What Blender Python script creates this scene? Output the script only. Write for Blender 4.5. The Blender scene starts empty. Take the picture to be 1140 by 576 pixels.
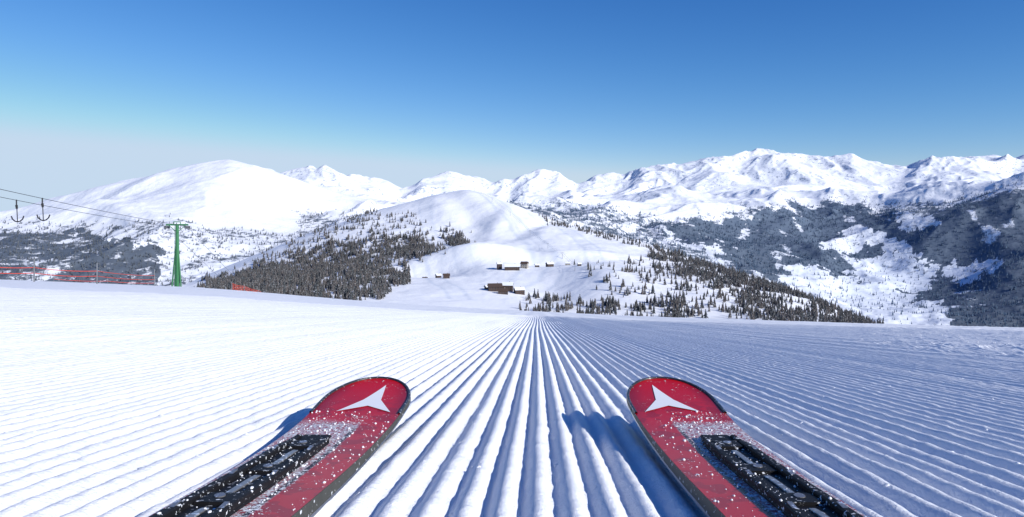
import bpy, math, numpy as np
from mathutils import Vector, Matrix
rng=np.random.default_rng(7)
scene=bpy.context.scene
F=814.0
# ---------------------------------------------------------------- noise
_perm=np.random.default_rng(3).permutation(4096)
def _h(ix,iy):
    return _perm[(_perm[ix&4095]+iy)&4095]
def perlin(x,y):
    x=np.asarray(x,float);y=np.asarray(y,float)
    ix=np.floor(x).astype(np.int64);iy=np.floor(y).astype(np.int64)
    fx=x-ix;fy=y-iy
    u=fx*fx*fx*(fx*(fx*6-15)+10);v=fy*fy*fy*(fy*(fy*6-15)+10)
    def g(jx,jy,dx,dy):
        a=_h(jx,jy)*(2*math.pi/4096)
        return np.cos(a)*dx+np.sin(a)*dy
    a=g(ix,iy,fx,fy);b=g(ix+1,iy,fx-1,fy);c=g(ix,iy+1,fx,fy-1);d=g(ix+1,iy+1,fx-1,fy-1)
    return (a+(b-a)*u+(c-a)*v+(a-b-c+d)*u*v)*1.5
def fbm(x,y,o=4,g=.5):
    s=0;a=1.;f=1.
    for i in range(o):
        s=s+a*perlin(x*f+17.3*i,y*f-9.1*i);a*=g;f*=2.03
    return s
def ridged(x,y,o=6,g=.5):
    s=0;a=1.;f=1.;w=1.;t=0
    for i in range(o):
        p=perlin(x*f+31.7*i,y*f+11.9*i)
        n=(1-np.sqrt(p*p+.0006))**2*w
        w=np.clip(n*1.6,0,1)
        s=s+a*n;t+=a;a*=g;f*=2.07
    return s/t
def sstep(a,b,x):
    t=np.clip((x-a)/(b-a),0,1);return t*t*(3-2*t)
# ---------------------------------------------------------------- helpers
def mesh_np(name,verts,faces_list,mat=None,smooth=True,attrs=None):
    me=bpy.data.meshes.new(name)
    verts=np.asarray(verts,dtype=np.float32)
    me.vertices.add(len(verts));me.vertices.foreach_set('co',verts.ravel())
    nl=sum(f.size for f in faces_list);nf=sum(len(f) for f in faces_list)
    me.loops.add(nl);me.polygons.add(nf)
    me.loops.foreach_set('vertex_index',np.concatenate([f.ravel() for f in faces_list]).astype(np.int32))
    tot=np.concatenate([np.full(len(f),f.shape[1]) for f in faces_list])
    st=np.concatenate([[0],np.cumsum(tot)[:-1]])
    me.polygons.foreach_set('loop_start',st.astype(np.int32))
    try: me.polygons.foreach_set('loop_total',tot.astype(np.int32))
    except Exception: pass
    me.polygons.foreach_set('use_smooth',np.full(nf,smooth))
    me.update(calc_edges=True)
    if attrs:
        for k,v in attrs.items():
            at=me.attributes.new(k,'FLOAT','POINT');at.data.foreach_set('value',np.asarray(v,dtype=np.float32).ravel())
    me.validate()
    ob=bpy.data.objects.new(name,me);scene.collection.objects.link(ob)
    if mat: me.materials.append(mat)
    return ob
def grid_faces(nr,nc,off=0):
    i=np.arange(nr-1)[:,None]*nc+np.arange(nc-1)[None,:]+off
    return np.stack([i,i+1,i+1+nc,i+nc],-1).reshape(-1,4)
def node_mat(name):
    m=bpy.data.materials.new(name);m.use_nodes=True
    nt=m.node_tree;return m,nt,nt.nodes['Principled BSDF']
class NB:
    def __init__(s,nt): s.nt=nt
    def n(s,t,**k):
        q=s.nt.nodes.new(t)
        for a,b in k.items(): setattr(q,a,b)
        return q
    def l(s,a,b): s.nt.links.new(a,b)
    def put(s,inp,v):
        if isinstance(v,bpy.types.NodeSocket): s.l(v,inp)
        else: inp.default_value=v
    def math(s,op,a,b=0.,c=None,clamp=False):
        q=s.n('ShaderNodeMath',operation=op,use_clamp=clamp)
        s.put(q.inputs[0],a);s.put(q.inputs[1],b)
        if c is not None:s.put(q.inputs[2],c)
        return q.outputs[0]
    def mr(s,v,a,b,c=0.,d=1.,smooth=True):
        q=s.n('ShaderNodeMapRange');q.interpolation_type='SMOOTHSTEP' if smooth else 'LINEAR'
        s.put(q.inputs[0],v);q.inputs[1].default_value=a;q.inputs[2].default_value=b;q.inputs[3].default_value=c;q.inputs[4].default_value=d
        return q.outputs[0]
    def mix(s,f,a,b):
        q=s.n('ShaderNodeMix',data_type='RGBA');s.put(q.inputs[0],f)
        s.put(q.inputs[6],a);s.put(q.inputs[7],b);return q.outputs[2]
    def noise(s,vec,scale,detail=3,rough=.5):
        q=s.n('ShaderNodeTexNoise');q.inputs['Scale'].default_value=scale;q.inputs['Detail'].default_value=detail;q.inputs['Roughness'].default_value=rough
        if vec is not None:s.l(vec,q.inputs['Vector'])
        return q.outputs[0]
def simple_mat(name,col,rough=.6,metal=0.,var=.15,scale=4.,spk=None):
    m,nt,b=node_mat(name);N=NB(nt)
    tc=N.n('ShaderNodeTexCoord').outputs['Object']
    no=N.noise(tc,scale,4)
    c=N.mix(no,tuple([x*(1-var) for x in col])+(1,),tuple([min(1,x*(1+var)) for x in col])+(1,))
    if spk:
        sc,th=spk
        f=N.mr(N.noise(tc,sc,4,.65),th,th+.05)
        c=N.mix(f,c,(.85,.88,.92,1))
    N.l(c,b.inputs['Base Color']);b.inputs['Roughness'].default_value=rough;b.inputs['Metallic'].default_value=metal
    return m
# ---------------------------------------------------------------- snow materials
def snow_mat():
    m,nt,b=node_mat('groomed_snow');N=NB(nt)
    pos=N.n('ShaderNodeNewGeometry').outputs['Position']
    n1=N.noise(pos,1.2,4);n2=N.noise(pos,300,3,.75);n3=N.noise(pos,55,5,.65)
    N.l(N.mix(n1,(.88,.895,.92,1),(.92,.93,.94,1)),b.inputs['Base Color'])
    b.inputs['Roughness'].default_value=.65
    b.inputs['Specular IOR Level'].default_value=.12
    h=N.math('ADD',N.math('MULTIPLY',n2,.0016),N.math('MULTIPLY',n3,.0042))
    bp=N.n('ShaderNodeBump');bp.inputs['Strength'].default_value=.8;bp.inputs['Distance'].default_value=1.0
    N.l(h,bp.inputs['Height']);N.l(bp.outputs[0],b.inputs['Normal'])
    return m
def terrain_mat():
    m,nt,b=node_mat('alpine_terrain');N=NB(nt)
    pos=N.n('ShaderNodeNewGeometry').outputs['Position']
    fo=N.n('ShaderNodeAttribute',attribute_name='forest').outputs['Fac']
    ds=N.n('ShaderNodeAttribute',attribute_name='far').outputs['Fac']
    rk=N.n('ShaderNodeAttribute',attribute_name='rock').outputs['Fac']
    na=N.noise(pos,.022,6,.72);nb=N.noise(pos,.006,5,.6)
    v=N.math('ADD',N.math('MULTIPLY',na,.65),N.math('MULTIPLY',nb,.35))
    th=N.math('SUBTRACT',.74,N.math('MULTIPLY',fo,.41))
    d=N.math('SUBTRACT',v,th)
    f=N.mr(d,-.035,.06)
    f=N.math('MULTIPLY',f,N.mr(fo,.02,.12))
    f=N.math('MULTIPLY',f,.93)
    fc=N.mix(ds,(.035,.04,.04,1),(.070,.120,.200,1))  # aerial haze painted into the forest colour, bluer with range
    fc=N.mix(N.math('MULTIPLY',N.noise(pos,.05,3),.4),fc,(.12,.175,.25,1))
    sp=N.n('ShaderNodeSeparateXYZ');N.l(pos,sp.inputs[0])
    low_haze=N.math('MULTIPLY',N.mr(sp.outputs[2],-50.,-500.),ds)
    sn=N.mix(ds,(.86,.875,.90,1),(.85,.875,.92,1))  # far snow carries a faint blue haze tint in its base colour
    sn=N.mix(low_haze,sn,(.60,.69,.82,1))  # valley haze painted into low, distant snow
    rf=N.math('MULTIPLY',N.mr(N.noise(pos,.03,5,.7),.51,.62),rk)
    sn=N.mix(rf,sn,N.mix(ds,(.16,.15,.15,1),(.24,.29,.38,1)))  # rock colour paler and bluer with range, as painted haze
    hl=N.n('ShaderNodeAttribute',attribute_name='track').outputs['Fac']
    sn=N.mix(N.math('MULTIPLY',hl,.45),sn,(.48,.56,.68,1))
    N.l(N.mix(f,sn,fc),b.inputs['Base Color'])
    b.inputs['Roughness'].default_value=.75;b.inputs['Specular IOR Level'].default_value=.15
    bn=N.math('ADD',N.math('MULTIPLY',N.noise(pos,.008,7,.52),18.),N.math('MULTIPLY',N.noise(pos,.1,3,.6),.5))
    bn=N.math('MULTIPLY',bn,N.mr(ds,.0,.5,0.0,1.0))
    near=N.math('MULTIPLY',N.noise(pos,1.5,5,.6),.05)
    mid=N.math('MULTIPLY',N.noise(pos,.05,4,.55),1.8)
    mid=N.math('MULTIPLY',mid,N.mr(N.n('ShaderNodeAttribute',attribute_name='hill').outputs['Fac'],0,1,0,1))
    bn=N.math('ADD',N.math('ADD',bn,near),mid)
    bp=N.n('ShaderNodeBump');bp.inputs['Strength'].default_value=.8;bp.inputs['Distance'].default_value=1.0
    N.l(bn,bp.inputs['Height']);N.l(bp.outputs[0],b.inputs['Normal'])
    return m
M_SNOW=snow_mat();M_TER=terrain_mat()
# ---------------------------------------------------------------- piste surface
VLx=np.array([-1.3,-.7,-.405,-.21,-.086,.037,.16,.34,.48,.7,1.3])
VLy=np.array([296,309,319,332,339,344,349,354,358,363,372.])
_xs=np.linspace(-1.3,1.3,521);_v=np.interp(_xs,VLx,VLy);_k=np.exp(-np.linspace(-2,2,41)**2);_k/=_k.sum()
_v=np.convolve(np.pad(_v,20,mode='edge'),_k,'valid')
def VL(tx): return np.interp(tx,_xs,_v)
Cx=np.array([-1.3,-.7,-.4,-.2,0,1.3]);Cv=np.array([95,95,100,62,46,46.])
_c=np.convolve(np.pad(np.interp(_xs,Cx,Cv),20,mode='edge'),_k,'valid')
def CR(tx): return np.interp(tx,_xs,_c)
def piste(x,y):
    te=x/(np.abs(y)+3.0)
    z=-.18-y*(VL(te)-230)/F
    ex=np.maximum(0,y-CR(te))
    z=z-.0025*ex**2
    z=z+.012*fbm(x*.35,y*.2,3)*sstep(0.5,4,y)
    return z
PITCH=.0325
def rough_mask(x,y):
    tx=x/(np.abs(y)+1.2)
    m=sstep(.32,.55,tx+.08*perlin(x*.5,y*.5))*sstep(1.0,3.5,y)
    m2=sstep(-.45,-.8,tx+.08*perlin(x*.4,y*.4))*.35*sstep(2,8,y)
    return np.maximum(m,m2)
def grooves(x,y,fine=True):
    u=x-.034*y-.004*np.sin(y*.8)+.0020*perlin(x*3,y*1.0)+.0006*perlin(x*14,y*7)
    ph=u/PITCH
    c=.5+.5*np.cos(2*np.pi*ph)
    g=c**.75
    rm=rough_mask(x,y)
    amp=.0100*(1+.35*perlin(ph*.37,y*.3)+.15*perlin(ph*.8,y*5))*(1-.5*rm)
    amp=amp*(1-.10*sstep(-.9,-1.6,u))
    s=.0050*perlin(u/.14,y*.03+3)+.006*perlin(u/.45+9,y*.02)
    z=amp*(g-.5)+s*.7
    z=z+.0013*fbm(x*30,y*22,3)
    lum=np.maximum(0,fbm(x*6.5,y*6.5,3)-.12)
    z=z+rm*.018*lum+.0030*np.maximum(0,perlin(x*13,y*9)-.42)*3*(.3+rm)
    return z
verts=[];faces=[];off=0
def add_strip(x0,x1,xsamp,ys,skirt=.0):
    global off
    xs=np.linspace(x0,x1,int((x1-x0)/PITCH*xsamp))
    X,Y=np.meshgrid(xs,ys)
    Z=piste(X,Y)+grooves(X,Y)
    verts.append(np.stack([X,Y,Z],-1).reshape(-1,3));faces.append(grid_faces(len(ys),len(xs),off));off+=X.size
ysA=np.concatenate([np.linspace(-1.2,.4,30)[:-1],np.exp(np.linspace(math.log(.4),math.log(5.),320))])
add_strip(-4.6,4.6,9,ysA)
ysB=np.exp(np.linspace(math.log(5.),math.log(18.),120))
add_strip(-16,16,6,ysB)
piste_ob=mesh_np('groomed_piste',np.concatenate(verts),faces,M_SNOW)
# ---------------------------------------------------------------- terrain sheet (knots authored as pixel column / range / pixel row)
def T(*p):
    a=np.array(p,float).reshape(-1,2);return a[:,0],a[:,1]
nc=1400
PX=np.linspace(-380,1520,nc);TX=(PX-570)/F
def row(p,sm=25.):
    a,b=T(*p);v=np.interp(PX,a,b)
    s=sm/(PX[1]-PX[0]);r=int(3*s)+1;k=np.exp(-.5*(np.arange(-r,r+1)/s)**2);k/=k.sum()
    return np.convolve(np.pad(v,r,mode='edge'),k,'valid')
edge=VL(TX)+3
d0=1.5*CR(TX)
z0=piste(TX*d0,d0)
K=[]
def addK(d,ypx,amp,name=None): K.append((d,-(ypx-230)/F*d,amp*np.ones(nc)))
K.append((d0,z0,np.zeros(nc)))
addK(row([-400,420,1500,400]),edge+30,1.)
addK(row([-400,900,600,880,960,820,1500,800]),row([-400,335,0,330,215,322,240,324,400,341,500,349,600,356,700,362,850,364,960,368,1500,380]),4.)
addK(row([-400,1500,300,1500,510,1350,700,1220,800,1120,900,1020,1500,950]),
     row([-400,345,0,340,215,322,250,316,300,308,400,297,450,296,500,296,560,299,650,300,700,304,800,326,900,348,960,366,1500,385],14),8.)
addK(row([-400,1850,300,1750,510,1750,600,1650,700,1500,800,1350,900,1180,1500,1050]),
     row([-400,345,0,342,215,318,250,308,300,296,400,274,450,268,500,267,530,266,600,270,650,277,700,285,800,306,900,336,960,362,1500,385],12),11.)
addK(row([-400,2000,300,2000,400,2200,510,2500,600,2200,700,1850,800,1600,900,1380,960,1250,1500,1150]),
     row([-400,345,0,342,190,325,215,312,300,279,350,258,400,240,450,227,485,217,518,210,545,217,570,229,620,247,700,267,780,290,860,318,960,358,1000,372,1500,390],6),6.)
addK(row([-400,2500,200,2600,510,3300,700,3200,960,2800,1500,2600]),
     row([-400,335,0,330,215,330,300,305,400,275,510,262,620,285,700,300,800,325,860,345,960,372,1050,378,1140,380,1500,385],20),30.)
addK(row([-400,3300,200,3400,450,4300,600,4600,700,4600,1140,4200,1500,3900]),
     row([-400,272,0,268,100,270,215,262,330,262,450,250,600,245,650,250,700,262,800,285,900,310,1000,318,1100,300,1140,290,1500,270],20),95.)
addK(row([-400,5000,290,5000,350,5200,450,5600,700,6300,900,6300,1000,5600,1140,5000,1500,4500]),
     row([-400,262,0,241,60,223,120,209,180,195,220,184,255,179,285,186,320,199,345,208,400,224,450,236,500,238,600,228,700,228,735,222,800,222,900,226,980,236,1060,226,1100,214,1140,200,1250,180,1500,150],5),110.)
addK(row([-400,6000,290,6000,450,7000,700,7400,1000,7200,1140,6800,1500,6500]),
     row([-400,275,0,255,255,200,345,222,450,240,600,240,735,218,850,211,950,213,1050,212,1140,216,1500,200],15),115.)
addK(row([-400,7600,290,7600,345,8000,600,9000,1140,8600,1500,8600]),
     row([-400,270,0,255,200,215,255,200,305,199,325,193,345,190,370,197,400,207,416,200,432,202,447,211,465,209,480,205,500,200,530,200,550,209,568,207,580,200,600,194,620,200,642,210,665,203,680,201,697,205,715,197,735,188,760,188,785,180,815,183,835,179,850,174,880,175,920,180,960,184,1010,187,1030,184,1050,176,1090,178,1110,178,1128,183,1145,178,1250,170,1500,185],1.6),150.)
addK(row([-400,12000,1500,12000]),row([-400,300,1500,300]),100.)
D=np.log(np.stack([k[0] for k in K]));Zk=np.stack([k[1] for k in K]);A=np.stack([k[2] for k in K])
def pchip(V,s):
    d=V[1:]-V[:-1]
    m=np.zeros_like(V)
    a,b=d[:-1],d[1:]
    same=(a*b)>0
    with np.errstate(all='ignore'):
        hm=np.where(same,2*a*b/(a+b),0)
    m[1:-1]=np.nan_to_num(hm);m[0]=d[0];m[-1]=d[-1]
    i=np.minimum(s.astype(int),len(V)-2);t=(s-i)[:,None]
    h00=2*t**3-3*t**2+1;h10=t**3-2*t**2+t;h01=-2*t**3+3*t**2;h11=t**3-t**2
    return h00*V[i]+h10*m[i]+h01*V[i+1]+h11*m[i+1]
counts=[14,30,70,80,60,30,90,100,60,110,12]
s=np.concatenate([i+np.arange(c)/c for i,c in enumerate(counts)]+[[len(K)-1.]])
Dg=np.exp(pchip(D,s));Zg=pchip(Zk,s);Ag=np.stack([np.interp(s,np.arange(len(K)),A[:,j]) for j in range(nc)],1)
Xg=Dg*TX[None,:]
S2=s[:,None]*np.ones(nc)[None,:]
PXg=np.ones(len(s))[:,None]*PX[None,:]
wx=Xg+200*fbm(Xg/1100,Dg/1100,3);wy=Dg+200*fbm(Xg/1100+50,Dg/1100,3)
big=ridged(wx/1500+3.1,wy/1500+1.7,7,.455)
small=fbm(Xg/260,Dg/260,5,.49)
farw=sstep(5.6,7.0,S2)
crest=np.exp(-((S2-10)/.15)**2)+np.exp(-((S2-8)/.16)**2)*(sstep(460,330,PXg)+sstep(1000,1080,PXg)).clip(0,1)
crest=np.clip(crest,0,1)
leftsmooth=sstep(420,300,PXg)*sstep(9.2,8.6,S2)
ampf=Ag*(1-.85*crest)*(1-.45*leftsmooth)
Zg=Zg+farw*ampf*2.15*(big-.41)+(1-farw)*Ag*small*.8+farw*Ag*.06*small
def gau(cx,cy,rx,ry,h,rot=0.):
    dx=Xg-cx;dy=Dg-cy;c,s_=math.cos(rot),math.sin(rot)
    a=(dx*c+dy*s_)/rx;b=(-dx*s_+dy*c)/ry
    return h*np.exp(-(a*a+b*b))
hm=(S2<5.1)
Zg=Zg+1.5*hm*(gau(-95,1430,85,60,20,.1)+gau(-20,1470,70,45,12,-.2)-gau(-60,1540,90,50,14)+gau(110,1430,80,35,8,.3)-gau(60,1380,60,40,7)
          -gau(-150,1330,60,70,14,.3)+gau(150,1180,40,120,6,.2)-gau(60,1150,45,120,6,.1)
          +gau(-190,2050,40,200,5,.25)-gau(-120,2000,35,200,5,.2)+gau(-20,1980,30,220,6,-.15)-gau(60,1900,30,200,7,-.3))
rp=np.concatenate([[0.0],np.linspace(.006,1,200)])[:-1]
Yp=16*(d0[None,:]/16)**rp[:,None];Xp=Yp*TX[None,:]
Zp=piste(Xp,Yp)
up=Xp-.034*Yp
rmp=rough_mask(Xp,Yp)
Zp=Zp+(.014*perlin(up/.32,Yp*.015)+.012*perlin(up/.9+4,Yp*.01))*sstep(110,30,Yp)+(.3+rmp)*.03*np.maximum(0,fbm(Xp*1.6,Yp*1.2,3)-.05)
Zp-=.05*sstep(18.2,17.5,Yp)
Dall=np.concatenate([Yp,Dg]);Zall=np.concatenate([Zp,Zg]);Xall=np.concatenate([Xp,Xg])
nr=len(Dall)
def inpoly(px,py,poly):
    r=np.zeros(px.shape,bool);n=len(poly)
    for i in range(n):
        x1,y1=poly[i];x2,y2=poly[(i+1)%n]
        if y1==y2: continue
        c=((y1>py)!=(y2>py))&(px<(x2-x1)*(py-y1)/(y2-y1)+x1)
        r^=c
    return r
EY=230-F*Zg/Dg
jx=PXg+14*fbm(Xg/(Dg*.03),Dg/(Dg*.03)+Dg/220,4,.6);jy=EY+7*fbm(Xg/(Dg*.03)+40,Dg/190,4,.6)
forest=np.zeros(Zg.shape)
def reg(poly,val,s0,s1):
    m=inpoly(jx,jy,poly)&(S2>=s0)&(S2<=s1)
    forest[m]=np.maximum(forest[m],val)
def clear(poly,val,s0,s1):
    m=inpoly(jx,jy,poly)&(S2>=s0)&(S2<=s1)
    forest[m]=np.minimum(forest[m],val)
reg([(225,340),(235,312),(300,290),(360,272),(430,262),(480,262),(525,260),(520,272),(490,284),(470,292),(455,306),(425,335)],.85,1.8,5.05)
reg([(280,292),(330,268),(400,240),(450,240),(500,254),(520,262),(430,266),(300,296)],.25,1.8,5.05)
reg([(585,338),(625,332),(660,338),(700,342),(740,336),(770,346),(780,370),(585,370)],.6,1.5,5.05)
reg([(640,300),(700,288),(760,300),(820,322),(900,345),(900,370),(760,350),(700,335),(660,325)],.27,1.8,5.05)
reg([(715,278),(760,280),(860,312),(970,352),(980,375),(860,375),(835,350),(800,325),(750,300)],.66,2.,5.05)
reg([(590,236),(640,246),(720,268),(730,282),(660,268),(600,252)],.2,4.6,5.05)
reg([(-400,240),(0,243),(100,250),(190,246),(260,258),(330,262),(330,300),(230,330),(-400,335)],.5,5.8,8)
reg([(-400,252),(0,254),(120,262),(180,280),(170,330),(-400,335)],.78,5.8,8)
reg([(330,236),(400,236),(470,232),(470,262),(330,285)],.5,5.8,8)
reg([(545,222),(600,226),(680,232),(740,246),(800,240),(850,228),(930,222),(1000,228),(1060,222),(1140,198),(1500,190),(1500,390),(900,390),(700,300),(545,250)],.6,5.8,9.6)
reg([(720,252),(830,242),(880,230),(960,230),(1020,243),(1080,225),(1140,208),(1500,200),(1500,390),(1060,390),(1040,340),(900,320),(800,290)],.95,5.8,9.6)
for p in ([(905,272),(935,262),(962,250),(990,262),(1040,294),(1005,294),(970,268),(950,280),(925,284)],
          [(945,290),(1000,280),(1042,300),(1030,326),(985,322),(955,306)],
          [(890,292),(945,308),(1000,326),(1050,340),(1060,375),(940,375),(900,340),(870,310)],
          [(1050,296),(1118,286),(1105,304),(1062,318)],[(1000,240),(1035,236),(1045,252),(1010,258)],
          [(760,268),(800,272),(812,282),(770,280)]):
    clear(p,.26,5.8,9.6)
forest*=np.where(S2>6,1-.9*sstep(20,230,Zg+80*small),1)
gul=ridged(Xg/420+7,Dg/900+2,4,.5)
forest*=np.where(S2>5.7,1-.5*sstep(.64,.86,gul),1)
gy=np.gradient(Zg,axis=0)/np.maximum(1,np.gradient(Dg,axis=0));gx=np.gradient(Zg,axis=1)/(np.gradient(Xg,axis=1)+1e-6)
slope=np.sqrt(gx**2+gy**2)
rock=farw*sstep(.42,.9,slope)*(1-.85*sstep(420,300,PXg)*(S2<9))*.8
track=np.zeros(Zg.shape)
def lane(pts,w,v):
    pts=np.array(pts,float)
    xc=np.interp(Dg,pts[:,0],pts[:,1])+6*perlin(Dg/90,Dg*0+v*7);e=np.abs(Xg-xc)/w
    m=(Dg>pts[0,0])&(Dg<pts[-1,0])&hm
    return m*v*(np.exp(-((e-1)/.28)**2)+.35*np.exp(-(e/.9)**2))
for pts,w,v in (([(1100,-20),(1350,60),(1600,60),(1900,10),(2200,-60),(2450,-160)],22,.85),
              ([(1150,70),(1350,150),(1600,170),(1850,140),(2100,60)],16,.75),
              ([(1000,-70),(1150,-110),(1300,-150),(1420,-190)],14,.8),
              ([(950,40),(1100,110),(1250,190),(1400,260)],12,.7),([(1250,-60),(1500,-120),(1800,-200),(2150,-260),(2400,-240)],15,.6)):
    L_=lane(pts,w,v);track=np.maximum(track,L_)
    forest*=1-.9*(L_>.3*v)
track=np.clip(track,0,1)
far=np.clip((Dall-1500)/5500,0,1);zf=np.zeros(Zp.shape)  # range ramp for the painted haze tints and the bump
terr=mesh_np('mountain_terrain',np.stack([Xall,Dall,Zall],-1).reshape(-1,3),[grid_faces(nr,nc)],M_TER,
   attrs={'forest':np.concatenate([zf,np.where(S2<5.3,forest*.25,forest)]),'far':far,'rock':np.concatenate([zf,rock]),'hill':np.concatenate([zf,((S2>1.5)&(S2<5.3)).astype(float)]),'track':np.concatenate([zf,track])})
def ground(x,y):
    if y<16: return float(piste(np.array(x),np.array(y)))
    c=int(np.clip(round((x/y-TX[0])/(TX[1]-TX[0])),0,nc-1))
    return float(np.interp(y,Dall[:,c],Zall[:,c]))
xs=np.linspace(-60,60,121);ys=np.linspace(-60,20,81);X,Y=np.meshgrid(xs,ys)
Zb=piste(X,Y)-.07
mesh_np('snow_field',np.stack([X,Y,Zb],-1).reshape(-1,3),[grid_faces(len(ys),len(xs))],M_SNOW)
# ---------------------------------------------------------------- forests
def conifer(seed,tiers,sides):
    r=np.random.default_rng(seed);V=[];Fc=[]
    b=len(V)
    for k in range(4):
        a=k*math.pi/2;V.append((.022*math.cos(a),.022*math.sin(a),-.1))
    V.append((0,0,.9))
    for k in range(4):Fc.append((b+k,b+(k+1)%4,b+4))
    for t in range(tiers):
        f=t/tiers
        z0=.08+.86*f;R=.18*(1-f)**.85+.018;top=z0+.30*(1-f)+.10
        b=len(V);a0=r.uniform(0,6)
        for k in range(sides*2):
            a=a0+k*math.pi/sides
            rr=R*(r.uniform(.7,1.25) if k%2==0 else r.uniform(.3,.6))
            V.append((rr*math.cos(a),rr*math.sin(a),z0-(.05*(1-f) if k%2==0 else -.02)+r.uniform(-.02,.02)))
        V.append((r.uniform(-.01,.01),r.uniform(-.01,.01),min(1.,top)))
        for k in range(sides*2):Fc.append((b+k,b+(k+1)%(sides*2),b+sides*2))
    return np.array(V),np.array(Fc)
dTX=TX[1]-TX[0]
area=np.gradient(Dg,axis=0)*Dg*dTX
def forest_obj(name,n,smask,variants,hmin,hmax,mat,gate=0.):
    w=area*np.clip(forest,0,1)**1.3*smask*(forest>.02)
    cl=sstep(-.2,.35,fbm(Xg/40,Dg/40,4,.6))
    w=w*(.12+cl)
    p=(w/w.sum()).ravel()
    idx=rng.choice(p.size,n,p=p);r_,c_=np.unravel_index(idx,Zg.shape)
    r_=np.clip(r_,0,len(s)-2);c_=np.clip(c_,0,nc-2)
    fr=rng.random(n);fc=rng.random(n)
    def bl(G): return (G[r_,c_]*(1-fr)+G[r_+1,c_]*fr)*(1-fc)+(G[r_,c_+1]*(1-fr)+G[r_+1,c_+1]*fr)*fc
    x,y,z=bl(Xg),bl(Dg),bl(Zg)
    h=rng.uniform(hmin,hmax,n)*(.65+.6*rng.random(n)**2);a=rng.uniform(0,6.28,n);wd=rng.uniform(.75,1.25,n)
    VV=[];FF=[];TT=[];o=0
    vi=rng.integers(0,len(variants),n)
    for k,(V,Fc) in enumerate(variants):
        m=vi==k;q=m.sum()
        ca,sa=np.cos(a[m])[:,None],np.sin(a[m])[:,None]
        hx=h[m][:,None]
        vx=(V[:,0]*ca-V[:,1]*sa)*hx*wd[m][:,None]+x[m][:,None];vy=(V[:,0]*sa+V[:,1]*ca)*hx*wd[m][:,None]+y[m][:,None]
        vz=V[:,2][None]*hx+z[m][:,None]-.3
        VV.append(np.stack([vx,vy,vz],-1).reshape(-1,3))
        FF.append((Fc[None]+(np.arange(q)*len(V))[:,None,None]).reshape(-1,3)+o);o+=q*len(V)
        TT.append(np.repeat(rng.random(q),len(V)))
    return mesh_np(name,np.concatenate(VV),FF,mat,smooth=False,attrs={'tint':np.concatenate(TT)})
def tree_mat(name,a,b_,snow):
    m,nt,b=node_mat(name);N=NB(nt)
    t=N.n('ShaderNodeAttribute',attribute_name='tint').outputs['Fac']
    g=N.n('ShaderNodeNewGeometry')
    c=N.mix(t,a+(1,),b_+(1,))
    sn=N.mr(N.noise(g.outputs['Position'],.7,2),.52,.66)
    c=N.mix(N.math('MULTIPLY',sn,snow),c,(.7,.75,.8,1))
    N.l(c,b.inputs['Base Color']);b.inputs['Roughness'].default_value=.85;b.inputs['Specular IOR Level'].default_value=.1
    return m
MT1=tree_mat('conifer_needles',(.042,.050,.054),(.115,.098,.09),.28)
MT2=tree_mat('conifer_needles_far_haze',(.055,.07,.085),(.095,.105,.12),.2)  # blue-grey haze mixed into the needle colours
MT3=tree_mat('conifer_needles_valley_haze',(.062,.102,.16),(.088,.135,.205),.1)  # needle colours hold the stronger valley haze
vars1=[conifer(i,6,5) for i in range(5)]
vars2=[conifer(i,3,3) for i in range(3)]
mhill=(S2<5.1).astype(float)
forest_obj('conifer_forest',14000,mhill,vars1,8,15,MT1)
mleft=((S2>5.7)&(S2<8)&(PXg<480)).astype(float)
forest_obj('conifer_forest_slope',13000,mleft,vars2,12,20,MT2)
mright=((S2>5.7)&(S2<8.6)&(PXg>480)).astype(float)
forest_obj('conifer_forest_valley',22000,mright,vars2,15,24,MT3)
# ---------------------------------------------------------------- generic part builder
def box_np(c,sz,rot=0.):
    x,y,z=[q/2 for q in sz];P=np.array([(-x,-y,-z),(x,-y,-z),(x,y,-z),(-x,y,-z),(-x,-y,z),(x,-y,z),(x,y,z),(-x,y,z)])
    ca,sa=math.cos(rot),math.sin(rot);P=np.stack([P[:,0]*ca-P[:,1]*sa,P[:,0]*sa+P[:,1]*ca,P[:,2]],1)+np.array(c)
    return P,np.array([(0,3,2,1),(4,5,6,7),(0,1,5,4),(1,2,6,5),(2,3,7,6),(3,0,4,7)])
def beam(p,q,r0,r1=None,n=6):
    r1=r0 if r1 is None else r1
    p=np.array(p,float);q=np.array(q,float);d=q-p;d/=np.linalg.norm(d)
    u=np.cross(d,(0,0,1.) if abs(d[2])<.9 else (1.,0,0));u/=np.linalg.norm(u);v=np.cross(d,u)
    a=np.arange(n)*2*math.pi/n
    c=np.cos(a)[:,None]*u+np.sin(a)[:,None]*v
    V=np.concatenate([p+c*r0,q+c*r1]);i=np.arange(n);j=(i+1)%n
    return V,np.stack([i,j,j+n,i+n],1)
def disc(p,r,h,n=14):
    a=np.arange(n)*2*math.pi/n
    b=np.stack([p[0]+r*np.cos(a),p[1]+r*np.sin(a),np.full(n,p[2])],1);t=b+np.array([0,0,h])
    V=np.concatenate([b,t,[[p[0],p[1],p[2]+h]]]);i=np.arange(n);j=(i+1)%n
    e=np.arange(0,n,2)
    return V,np.concatenate([np.stack([i,j,j+n,i+n],1),np.stack([e+n,(e+1)%n+n,(e+2)%n+n,np.full(len(e),2*n)],1)])
def parts_obj(name,parts,mat,parent=None,smooth=False):
    V=[];Fs=[];o=0
    for v,f in parts:
        V.append(v);Fs.append(f+o);o+=len(v)
    ob=mesh_np(name,np.concatenate(V),Fs,mat,smooth)
    if parent: ob.parent=parent
    return ob
def empty(name,loc=(0,0,0)):
    e=bpy.data.objects.new(name,None);scene.collection.objects.link(e);e.location=loc;return e
M_GREEN=simple_mat('green_painted_steel',(.04,.18,.07),.45)
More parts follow.
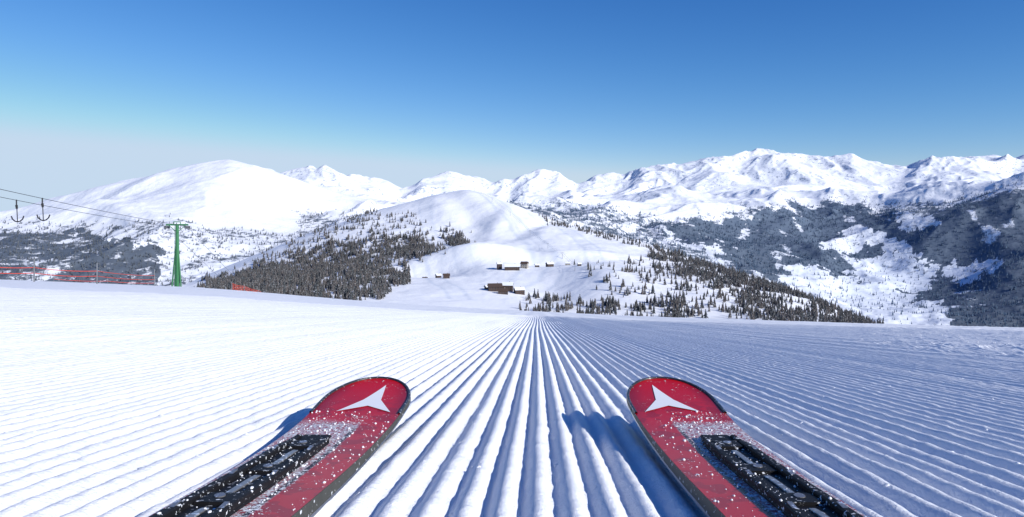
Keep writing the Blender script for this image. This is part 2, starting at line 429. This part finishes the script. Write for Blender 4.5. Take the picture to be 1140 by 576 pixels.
M_STEEL=simple_mat('galvanised_steel',(.25,.26,.27),.4,.6)
M_DARK=simple_mat('black_rubber',(.02,.02,.022),.5)
M_RED=simple_mat('red_net',(.62,.07,.04),.7)
M_WOOD=simple_mat('dark_timber',(.07,.045,.035),.8,scale=.5)
M_PLAS=simple_mat('plaster',(.35,.32,.28),.8,scale=.5)
M_ROOF=simple_mat('roof_snow',(.82,.84,.87),.7,scale=.3,var=.04)
M_GLASS=simple_mat('window_glass',(.03,.04,.06),.15)
def pylon(x,y,H,name='lift_pylon'):
    z=ground(x,y);e=empty(name,(x,y,z))
    P=[beam((0,0,-.5),(0,0,H),.34,.22,10)]
    P+= [beam((-.65,-.2,-.5),(0,0,H*.9),.10,.08,6),beam((.65,-.2,-.5),(0,0,H*.9),.10,.08,6)]
    for k in range(1,9):
        f=k/9;zz=H*.9*f;w_=.65*(1-f)
        P.append(beam((-w_,-.15*(1-f),zz),(w_,-.15*(1-f),zz),.04,.04,5))
        P.append(beam((-w_,-.15*(1-f),zz),(.65*(1-(k+1)/9),-.1*(1-f),H*.9*(k+1)/9),.03,.03,5))
    parts_obj('mast',P,M_GREEN,e)
    P=[box_np((0,0,H-.05),(3.0,.24,.22)),box_np((0,0,H+.35),(.9,.16,.12)),beam((-.45,0,H),(-.45,0,H+.35),.05),beam((.45,0,H),(.45,0,H+.35),.05),
       beam((-1.3,0,H),(0,0,H-1.1),.05),beam((1.3,0,H),(0,0,H-1.1),.05)]
    parts_obj('crossarm',P,M_GREEN,e)
    P=[]
    for sx in(-1.4,1.4):
        P.append(box_np((sx,0,H-.28),(.1,1.6,.14)))
        for k in(-.6,-.2,.2,.6):P.append(beam((sx-.08,k,H-.42),(sx+.08,k,H-.42),.15,.15,12))
    parts_obj('sheave_wheels',P,M_STEEL,e)
    P=[]
    for k in range(int(H/.35)):
        P.append(box_np((0,-.40,.3+k*.35),(.36,.03,.03)))
    for sx in(-.18,.18):P.append(beam((sx,-.40,0),(sx,-.40,H-.2),.02))
    parts_obj('ladder',P,M_GREEN,e)
    return np.array([x,y,z+H-.27])
tA=pylon(-45.8,100,8.5)
tB=pylon(-30.5,6,7.2,'lift_pylon.001')
tC=pylon(-70,230,6.0,'lift_pylon.002')
cab=empty('t_bar_lift_cable')
def catenary(p,q,sag,n=24):
    t=np.linspace(0,1,n)[:,None];P=p*(1-t)+q*t;P[:,2]-=(sag*4*t*(1-t))[:,0];return P
P=[];lines=[]
for sx in(-1.4,1.4):
    for a,b_,sg in((tB,tA,.6),(tA,tC,2.)):
        C=catenary(a+np.array([sx,0,0]),b_+np.array([sx,0,0]),sg);lines.append(C)
        for i in range(len(C)-1):P.append(beam(C[i],C[i+1],.022,.022,5))
parts_obj('haul_rope',P,M_DARK,cab)
def tbar(C,t,k):
    i=t*(len(C)-1);i0=int(i);p=C[i0]*(1-i+i0)+C[i0+1]*(i-i0)
    e=empty('t_bar_hanger' if k==0 else 't_bar_hanger.%03d'%k,tuple(p))
    Q=[beam((0,0,.05),(0,0,-.45),.05,.05),beam((0,0,-.4),(0,.05,-.7),.10,.08,10),beam((0,.05,-.7),(.02,.1,-1.75),.035)]
    pts=[(-.50,.1,-1.30),(-.40,.1,-1.55),(-.20,.1,-1.72),(.02,.1,-1.78),(.24,.1,-1.72),(.44,.1,-1.55),(.54,.1,-1.30)]
    for a,b_ in zip(pts[:-1],pts[1:]):Q.append(beam(a,b_,.05))
    parts_obj('hanger_bar',Q,M_DARK,e)
tbar(lines[2],.56,0);tbar(lines[0],.575,1)
def fence(name,pts,h,mesh=True,postR=.035,nr_=2,rr=.026):
    e=empty(name);P=[];R=[]
    for x,y in pts:
        z=ground(x,y);P.append(beam((x,y,z-.3),(x,y,z+h),postR,postR,6))
    for (x1,y1),(x2,y2) in zip(pts[:-1],pts[1:]):
        za,zb=ground(x1,y1),ground(x2,y2)
        for k in range(5 if mesh else nr_):
            hh=h*(.2+.16*k) if mesh else h*(.38+.24*k)
            C=catenary(np.array([x1,y1,za+hh]),np.array([x2,y2,zb+hh]),.12,8)
            for i in range(7):R.append(beam(C[i],C[i+1],rr,rr,4))
        if mesh:
            L=math.hypot(x2-x1,y2-y1);n=int(L/.3)
            for i in range(n):
                t=i/n;xx,yy=x1+(x2-x1)*t,y1+(y2-y1)*t;zz=za+(zb-za)*t-.12*4*t*(1-t)
                R.append(beam((xx,yy,zz+h*.2),(xx,yy,zz+h*.84),.02,.02,3))
    parts_obj('posts',P,M_STEEL,e);parts_obj('net',R,M_RED,e)
def bp(px,d):return ((px-570)/F*d,d)
fence('safety_fence',[bp(-120,52),bp(-40,56),bp(38,60),bp(108,66),bp(172,84)],1.9,False,.055,2,.028)
fence('safety_fence.001',[bp(60,92),bp(120,96),bp(172,98)],.9,False,.03,1,.028)
fence('safety_fence.002',[bp(258,104),bp(272,106),bp(288,108),bp(304,112),bp(330,114)],1.4,True)
# ---------------------------------------------------------------- buildings
def building(k,px,d,w,dp,h,rot,wallm,name='alpine_hut'):
    x,y=bp(px,d);z=ground(x,y)
    e=empty(name if k==0 else '%s.%03d'%(name,k),(x,y,z));e.rotation_euler[2]=rot
    rh=dp*.32
    V=np.array([(-w/2,-dp/2,-4),(w/2,-dp/2,-4),(w/2,dp/2,-4),(-w/2,dp/2,-4),(-w/2,-dp/2,h),(w/2,-dp/2,h),(w/2,dp/2,h),(-w/2,dp/2,h),(-w/2,0,h+rh),(w/2,0,h+rh)])
    me=mesh_np('walls',V,[np.array([(0,1,5,4),(2,3,7,6)]),np.array([(1,2,6,9,5),(3,0,4,8,7)])],wallm,False);me.parent=e
    o=.9;rw=w/2+o;t=.45
    sl=rh/(dp/2);R=[]
    for sg in(-1,1):
        ye=sg*(dp/2+o);ze=h-sl*o
        V=np.array([(-rw,0,h+rh+.05),(rw,0,h+rh+.05),(rw,ye,ze+.05),(-rw,ye,ze+.05),(-rw,0,h+rh+t),(rw,0,h+rh+t),(rw,ye,ze+t),(-rw,ye,ze+t)])
        R.append((V,np.array([(0,1,2,3),(7,6,5,4),(3,2,6,7),(0,3,7,4),(1,5,6,2)])))
    parts_obj('roof',R,M_ROOF if k%3 else M_WOOD,e)
    Wd=[];fl=max(1,int(h/3))
    for f in range(fl):
        n=max(2,int(w/3.5))
        for i in range(n):
            Wd.append(box_np((-w/2+(i+.5)*w/n,-dp/2-.03,1.7+f*3),(1.3,.1,1.3)))
    parts_obj('windows',Wd,M_GLASS,e)
    parts_obj('door',[box_np((w*.3,-dp/2-.08,1.0),(1.4,.12,2.1))],M_DARK,e)
    parts_obj('chimney',[box_np((w*.2,dp*.12,h+rh),(1.,1.,2.6))],M_PLAS,e)
B=[(551,1085,20,12,7,.15,M_WOOD),(565,1095,16,12,9,-.1,M_WOOD),(578,1080,14,10,6,.3,M_WOOD),(560,1065,14,8,5,.05,M_WOOD),(543,1100,8,7,4,.5,M_WOOD),
   (570,1290,26,12,6,.05,M_WOOD),(584,1310,12,10,8,-.3,M_PLAS),(556,1300,8,9,10,.2,M_WOOD),(612,1340,12,9,6,.4,M_WOOD),(497,1230,10,8,5,.2,M_WOOD),(488,1250,8,7,4.5,.5,M_WOOD),(632,1360,9,7,5,0,M_PLAS),(473,1320,8,7,5,0,M_WOOD),(598,1330,7,6,4,.2,M_WOOD),(645,1300,6,5,4,.2,M_WOOD)]
for k,b in enumerate(B): building(k,*b)
def small_pylon(k,px,d,H=11,base='chairlift_pylon'):
    x,y=bp(px,d);z=ground(x,y);e=empty(base if k==0 else base+'.%03d'%k,(x,y,z))
    parts_obj('mast',[beam((0,0,-1),(0,0,H),.45,.3,6)],M_STEEL,e);parts_obj('crossarm',[box_np((0,0,H),(5,.5,.4))],M_STEEL,e)
    return np.array([x,y,z+H])
tops=[small_pylon(k,px,d) for k,(px,d) in enumerate([(640,1230),(626,1400),(610,1560),(590,1760),(568,1960),(548,2140),(528,2320)])]
e=empty('chairlift_cable');P=[]
for a,b in zip(tops[:-1],tops[1:]):
    for sx in(-2.3,2.3):
        C=catenary(a+np.array([sx,0,0]),b+np.array([sx,0,0]),2.5,6)
        for i in range(5):P.append(beam(C[i],C[i+1],.12,.12,3))
parts_obj('rope',P,M_DARK,e)
# ---------------------------------------------------------------- skis
def topsheet(sgn):
    m,nt,b=node_mat('ski_topsheet');N=NB(nt)
    tc=N.n('ShaderNodeTexCoord').outputs['Object'];sp=N.n('ShaderNodeSeparateXYZ');N.l(tc,sp.inputs[0])
    X=N.math('MULTIPLY',sp.outputs[0],float(sgn));Y=sp.outputs[1]
    red=N.mix(N.noise(tc,14,3),(.46,.003,.008,1),(.62,.006,.010,1))
    c=N.mix(N.math('MULTIPLY',N.mr(N.math('ADD',N.math('ABSOLUTE',sp.outputs[0]),N.math('MULTIPLY',Y,.12)),.160,.190),.6),red,(.10,.004,.008,1))
    wv=N.noise(tc,30,2)
    c=N.mix(N.math('MULTIPLY',N.math('MULTIPLY',N.mr(wv,.50,.53),N.mr(Y,1.09,1.0)),.45),c,(.20,.004,.008,1))
    wav=N.math('ADD',Y,N.math('MULTIPLY',N.noise(tc,22,3),.05))
    pz=N.math('MULTIPLY',N.mr(wav,.985,.955),N.mr(X,.022,.018))
    dots=N.mr(N.noise(tc,330,1),.45,.55)
    pale=N.mix(dots,(.36,.05,.07,1),(.58,.54,.56,1))
    c=N.mix(pz,c,pale)
    ln=N.math('MULTIPLY',N.math('MULTIPLY',N.mr(X,.014,.016),N.mr(X,.021,.019)),N.mr(Y,.93,.90))
    c=N.mix(ln,c,(.03,.006,.01,1))
    dn=N.math('MULTIPLY',N.mr(Y,1.02,.86,0.,.09),N.mr(X,.018,.026,1.,.05))
    nf=N.math('ADD',N.math('ADD',N.math('MULTIPLY',N.noise(tc,210,4,.7),.7),N.math('MULTIPLY',N.noise(tc,26,3),.3)),dn)
    fr=N.mr(nf,.60,.655)
    c=N.mix(fr,c,(.86,.88,.92,1))
    N.l(c,b.inputs['Base Color'])
    N.l(N.mr(fr,0,1,.36,.7),b.inputs['Roughness'])
    b.inputs['Specular IOR Level'].default_value=.22
    b.inputs['Coat Weight'].default_value=.06;b.inputs['Coat Roughness'].default_value=.1
    bp_=N.n('ShaderNodeBump');bp_.inputs['Distance'].default_value=.0012;bp_.inputs['Strength'].default_value=.8;N.l(fr,bp_.inputs['Height']);N.l(bp_.outputs[0],b.inputs['Normal'])
    return m
M_SIDE=simple_mat('ski_sidewall',(.07,.07,.06),.5,0,.3,60,(180,.62))
M_EDGE=simple_mat('steel_edge',(.5,.5,.5),.3,1.,.1,60)
M_RIM=simple_mat('tip_protector',(.03,.03,.035),.35,0,.3,60,(260,.60))
M_LOGO=simple_mat('logo_white',(.90,.90,.90),.5,0,.03,60)
M_RAIL=simple_mat('rail_black',(.012,.012,.014),.6,0,.3,80,(170,.60))
M_ALU=simple_mat('anodised_silver',(.30,.30,.31),.4,.6,.15,60,(200,.56))
M_CRUMB=simple_mat('snow_crumb',(.88,.90,.93),.6,0,.03,60)
for q in (M_RAIL,M_SIDE): q.node_tree.nodes['Principled BSDF'].inputs['Specular IOR Level'].default_value=.15
YT=1.160;YW=1.045
def halfw(y):
    w=np.interp(y,[-.6,-.3,0,.5,.9,YW],[.052,.049,.048,.0525,.059,.0625])
    e=np.clip((y-YW)/(YT-YW),0,1)
    w=np.where(y>YW,.0625*np.power(np.maximum(0,1-e**2.3),1/2.1),w)
    return w
SLP=float((VL(0)-230)/F)
def lift(y): return np.interp(y,[-.6,0,.7,.8,.9,.97,1.03,1.08,1.13,YT],[.019,.019,.020,.022,.027,.033,.042,.050,.060,.068])
_yy=np.linspace(-.6,YT,400);_l=lift(_yy);_kk=np.ones(17)/17;_ls=np.convolve(np.pad(_l,8,mode='reflect',reflect_type='odd'),_kk,'valid')
def top(y): return np.interp(y,_yy,_ls)-y*SLP
def thick(y): return np.interp(y,[-.6,.6,.95,YT],[.016,.015,.008,.005])
def make_ski(name,x0,sgn,roll):
    e=empty(name,(x0,0,-.18));e.rotation_euler=(0,math.radians(roll),-math.atan(.025))
    ys=np.concatenate([np.linspace(-.6,YW-.02,150),YT-(YT-YW+.02)*(1-np.sin(np.linspace(0,math.pi/2,50)))])
    us=np.linspace(-1,1,15)
    U,Y=np.meshgrid(us,ys);W=halfw(Y);X=U*W;Z=top(Y)
    t=mesh_np('topsheet',np.stack([X,Y,Z],-1).reshape(-1,3),[grid_faces(len(ys),15)],topsheet(sgn));t.parent=e
    n=len(ys);w=halfw(ys);zt=top(ys);th=thick(ys)
    R=[]
    for f in(0,.25,.8,1.):
        ex=.0015*f
        R.append(np.concatenate([np.stack([-(w+ex),ys,zt-th*f-.0002],1),np.stack([(w+ex),ys,zt-th*f-.0002],1)[::-1]]))
    m=2*n
    V=np.concatenate(R);i=np.arange(m);j=(i+1)%m
    side=np.concatenate([np.stack([i+k*m,j+k*m,j+(k+1)*m,i+(k+1)*m],1) for k in range(2)])
    so=mesh_np('sidewall',V,[side],M_SIDE);so.parent=e
    ed=mesh_np('steel_edge',V,[np.stack([i+2*m,j+2*m,j+3*m,i+3*m],1)],M_EDGE);ed.parent=e
    a=np.arange(n-1);Vb=R[3]
    bo=mesh_np('base',Vb,[np.stack([a,a+1,m-2-a,m-1-a],1)],M_RAIL);bo.parent=e
    yr=ys[ys>.985];P=[]
    L=np.concatenate([np.stack([-halfw(yr)+.001,yr,top(yr)+.0005],1),np.stack([halfw(yr)-.001,yr,top(yr)+.0005],1)[::-1]])
    for k in range(len(L)-1):
        if np.linalg.norm(L[k+1]-L[k])>1e-5:P.append(beam(L[k],L[k+1],.0022,.0022,6))
    parts_obj('tip_protector',P,M_RIM,e,True)
    cx,cy,Rr=0.010*sgn,1.045,.05
    pts=[]
    for k in range(3):
        a0=math.radians(90+120*k);a1=math.radians(150+120*k)
        sx=.86;sy=1.80
        pts.append((cx+sx*Rr*math.cos(a0)+(0.006*sgn if k==0 else 0),cy+sy*Rr*math.sin(a0)*(.92 if k==0 else 1.05)))
        pts.append((cx+sx*Rr*.34*math.cos(a1),cy+sy*Rr*.34*math.sin(a1)*(.7 if k!=1 else .6)))
    def decal(nm,poly,mat,o=.0009,c=None):
        c=c or (sum(p[0] for p in poly)/len(poly),sum(p[1] for p in poly)/len(poly))
        V=[];Fc=[];m_=8;nP=len(poly)
        for r in range(m_+1):
            f=r/m_
            for p,q in zip(poly,poly[1:]+poly[:1]):
                for g in range(6):
                    xx=p[0]+(q[0]-p[0])*g/6;yy=p[1]+(q[1]-p[1])*g/6
                    xx=c[0]+(xx-c[0])*f;yy=c[1]+(yy-c[1])*f
                    V.append((xx,yy,float(top(yy))+o))
        N_=nP*6
        for r in range(m_):
            for g in range(N_):Fc.append((r*N_+g,r*N_+(g+1)%N_,(r+1)*N_+(g+1)%N_,(r+1)*N_+g))
        d=mesh_np(nm,np.array(V),[np.array(Fc)],mat);d.parent=e
    decal('logo',pts,M_LOGO,c=(cx,cy))
    ox=-.016*sgn
    def bar(y0,y1,xc,w0,w1,h0,h1,n=40,bev=.0012):
        ha=h0
        yy=np.linspace(y0,y1,n);f=np.linspace(0,1,n)
        wW=np.interp(f,[0,1],[w0,w1])/2
        V=[]
        for k in range(n):
            zt_=float(top(yy[k]));lo=zt_+ha;hi=zt_+h1 if k<n-1 else zt_+ha+(h1-ha)*.5
            x_=wW[k]
            V+=[(xc-x_,yy[k],lo),(xc-x_,yy[k],hi-bev),(xc-x_+bev,yy[k],hi),(xc+x_-bev,yy[k],hi),(xc+x_,yy[k],hi-bev),(xc+x_,yy[k],lo)]
        V=np.array(V);a=np.arange(n-1)[:,None]*6;Fc=[]
        for q in range(5):Fc.append(np.concatenate([a+q,a+q+1,a+q+7,a+q+6],1))
        Fc=np.concatenate(Fc);cap=np.array([[0,1,4,5],[1,2,3,4],[5+6*(n-1),4+6*(n-1),1+6*(n-1),6*(n-1)],[4+6*(n-1),3+6*(n-1),2+6*(n-1),1+6*(n-1)]])
        return V,np.concatenate([Fc,cap])
    P=[bar(-.55,.84,ox,.050,.046,0.,.003),bar(.84,.875,ox,.046,.028,0.,.0028,n=10),
       bar(-.55,.83,ox-.019,.0095,.008,.0031,.0085),bar(-.55,.83,ox+.019,.0095,.008,.0031,.0085),
       bar(.83,.862,ox-.0175,.008,.005,.0031,.006,n=8),bar(.83,.862,ox+.0175,.008,.005,.0031,.006,n=8)]
    for k in range(12):
        y_=.80-k*.11
        P.append(bar(y_,y_+.035,ox,.0280,.0280,.0031,.0058,n=5))
    parts_obj('binding_rail',P,M_RAIL,e)
    P=[]
    for k in range(11):
        y_=.79-k*.11
        P.append(bar(y_-.068,y_,ox,.006,.006,.0031,.0046,n=6,bev=.0005))
    parts_obj('rail_insert',P,M_ALU,e)
    P=[]
    for k in range(12):
        y_=.817-k*.11
        P.append(disc((ox,y_,float(top(y_))+.0058),.0045,.0012))
        for sx in(-1,1):
            P.append(box_np((ox+sx*.019,y_-.04,float(top(y_-.04))+.0086),(.004,.018,.0006)))
    parts_obj('screws',P,M_ALU,e)
    r=np.random.default_rng(5 if sgn>0 else 9);P=[]
    base=np.array([(0,0,1),(1,0,0),(0,1,0),(-1,0,0),(0,-1,0),(.6,.6,.7),(-.6,.6,.6),(-.6,-.6,.7),(.6,-.6,.6)],float)
    fb=np.array([(0,1,5),(0,5,2),(0,2,6),(0,6,3),(0,3,7),(0,7,4),(0,4,8),(0,8,1),(1,2,5),(2,3,6),(3,4,7),(4,1,8)])
    for k in range(1200):
        y_=.3+.70*r.random()**.8;u=r.uniform(-.95,.95);x_=u*float(halfw(y_))
        if x_*sgn>.02 and r.random()<.75: continue
        h=0.
        if abs(x_-ox)<.024 and y_<.83:
            h=.0084 if abs(abs(x_-ox)-.019)<.004 else .0033
            if r.random()<.55: continue
        q=.0004+.0013*r.random()**3
        P.append((base*q*r.uniform(.7,1.3,3)+np.array([x_,y_,float(top(y_))+h+.0002]),fb))
    parts_obj('snow_crumbs',P,M_CRUMB,e,True)
    return e
make_ski('ski',-.237,1,0.6)
make_ski('ski.001',.203,-1,-0.6)
# ---------------------------------------------------------------- loose crumbs on the piste
base=np.array([(0,0,1),(1,0,-.2),(.31,.95,-.2),(-.81,.59,-.2),(-.81,-.59,-.2),(.31,-.95,-.2),(.7,.5,.5),(-.27,.83,.5),(-.86,0,.5),(-.27,-.83,.5),(.7,-.5,.5)],float)
fb=np.array([(0,6,7),(0,7,8),(0,8,9),(0,9,10),(0,10,6),(6,1,2),(6,2,7),(7,2,3),(7,3,8),(8,3,4),(8,4,9),(9,4,5),(9,5,10),(10,5,1),(10,1,6)])
n=36000
yy=np.exp(rng.uniform(math.log(.5),math.log(17),n));xx=rng.uniform(-.95,.95,n)*(yy+.4)
pr=.14+.8*rough_mask(xx,yy)
k=rng.random(n)<pr;xx=xx[k];yy=yy[k];n=len(xx)
sz=(.0009+.0028*rng.random(n)**4)*(1+.8*rough_mask(xx,yy))*(1+yy*.09)
zz=piste(xx,yy)+grooves(xx,yy)-sz*.3
jit=rng.uniform(.65,1.35,(n,len(base),3))
V=base[None]*np.array([1,1,.6])*jit*sz[:,None,None]+np.stack([xx,yy,zz],-1)[:,None,:]
mesh_np('snow_clumps',V.reshape(-1,3),[(fb[None]+(np.arange(n)*len(base))[:,None,None]).reshape(-1,3)],M_SNOW,True)
# ---------------------------------------------------------------- light, sky, camera
EL=math.radians(28);AZ=math.radians(126)
sd=Vector((math.sin(AZ)*math.cos(EL),math.cos(AZ)*math.cos(EL),math.sin(EL)))
L=bpy.data.lights.new('sun','SUN');L.energy=5.0;L.angle=math.radians(.5);L.color=(1,.965,.92)
lo=bpy.data.objects.new('sun',L);scene.collection.objects.link(lo);lo.rotation_euler=sd.to_track_quat('Z','Y').to_euler()
w=bpy.data.worlds.new('World');scene.world=w;w.use_nodes=True;nt=w.node_tree;N=NB(nt)
bg=nt.nodes['Background'];sk=nt.nodes.new('ShaderNodeTexSky');sk.sky_type='NISHITA';sk.sun_disc=False
sk.sun_elevation=EL;sk.sun_rotation=AZ;sk.altitude=1800;sk.air_density=1.0;sk.dust_density=.3;sk.ozone_density=2.5
sc=N.n('ShaderNodeSeparateColor');N.l(sk.outputs[0],sc.inputs[0]);cc=N.n('ShaderNodeCombineColor')
for i,(g,a,mx) in enumerate(((1.85,1.15,.56),(1.28,.84,.70),(.88,.92,.86))):
    v=N.math('MULTIPLY',N.math('POWER',N.math('MULTIPLY',sc.outputs[i],.13),g),a)
    q=N.n('ShaderNodeMath',operation='SMOOTH_MIN');N.l(v,q.inputs[0]);q.inputs[1].default_value=mx;q.inputs[2].default_value=.12
    v=N.math('MAXIMUM',q.outputs[0],0.)
    N.l(N.math('MULTIPLY',v,1/.13),cc.inputs[i])
N.l(cc.outputs[0],bg.inputs[0]);bg.inputs[1].default_value=.13
cam=bpy.data.cameras.new('camera');co=bpy.data.objects.new('camera',cam);scene.collection.objects.link(co)
cam.sensor_width=36;cam.lens=36*F/1140;cam.shift_y=-58/1140;cam.clip_start=.02;cam.clip_end=40000
co.location=(0,0,0);co.rotation_euler=(math.radians(90),0,0)
scene.camera=co
scene.view_settings.view_transform='Standard';scene.view_settings.look='None';scene.view_settings.exposure=0;scene.view_settings.gamma=1
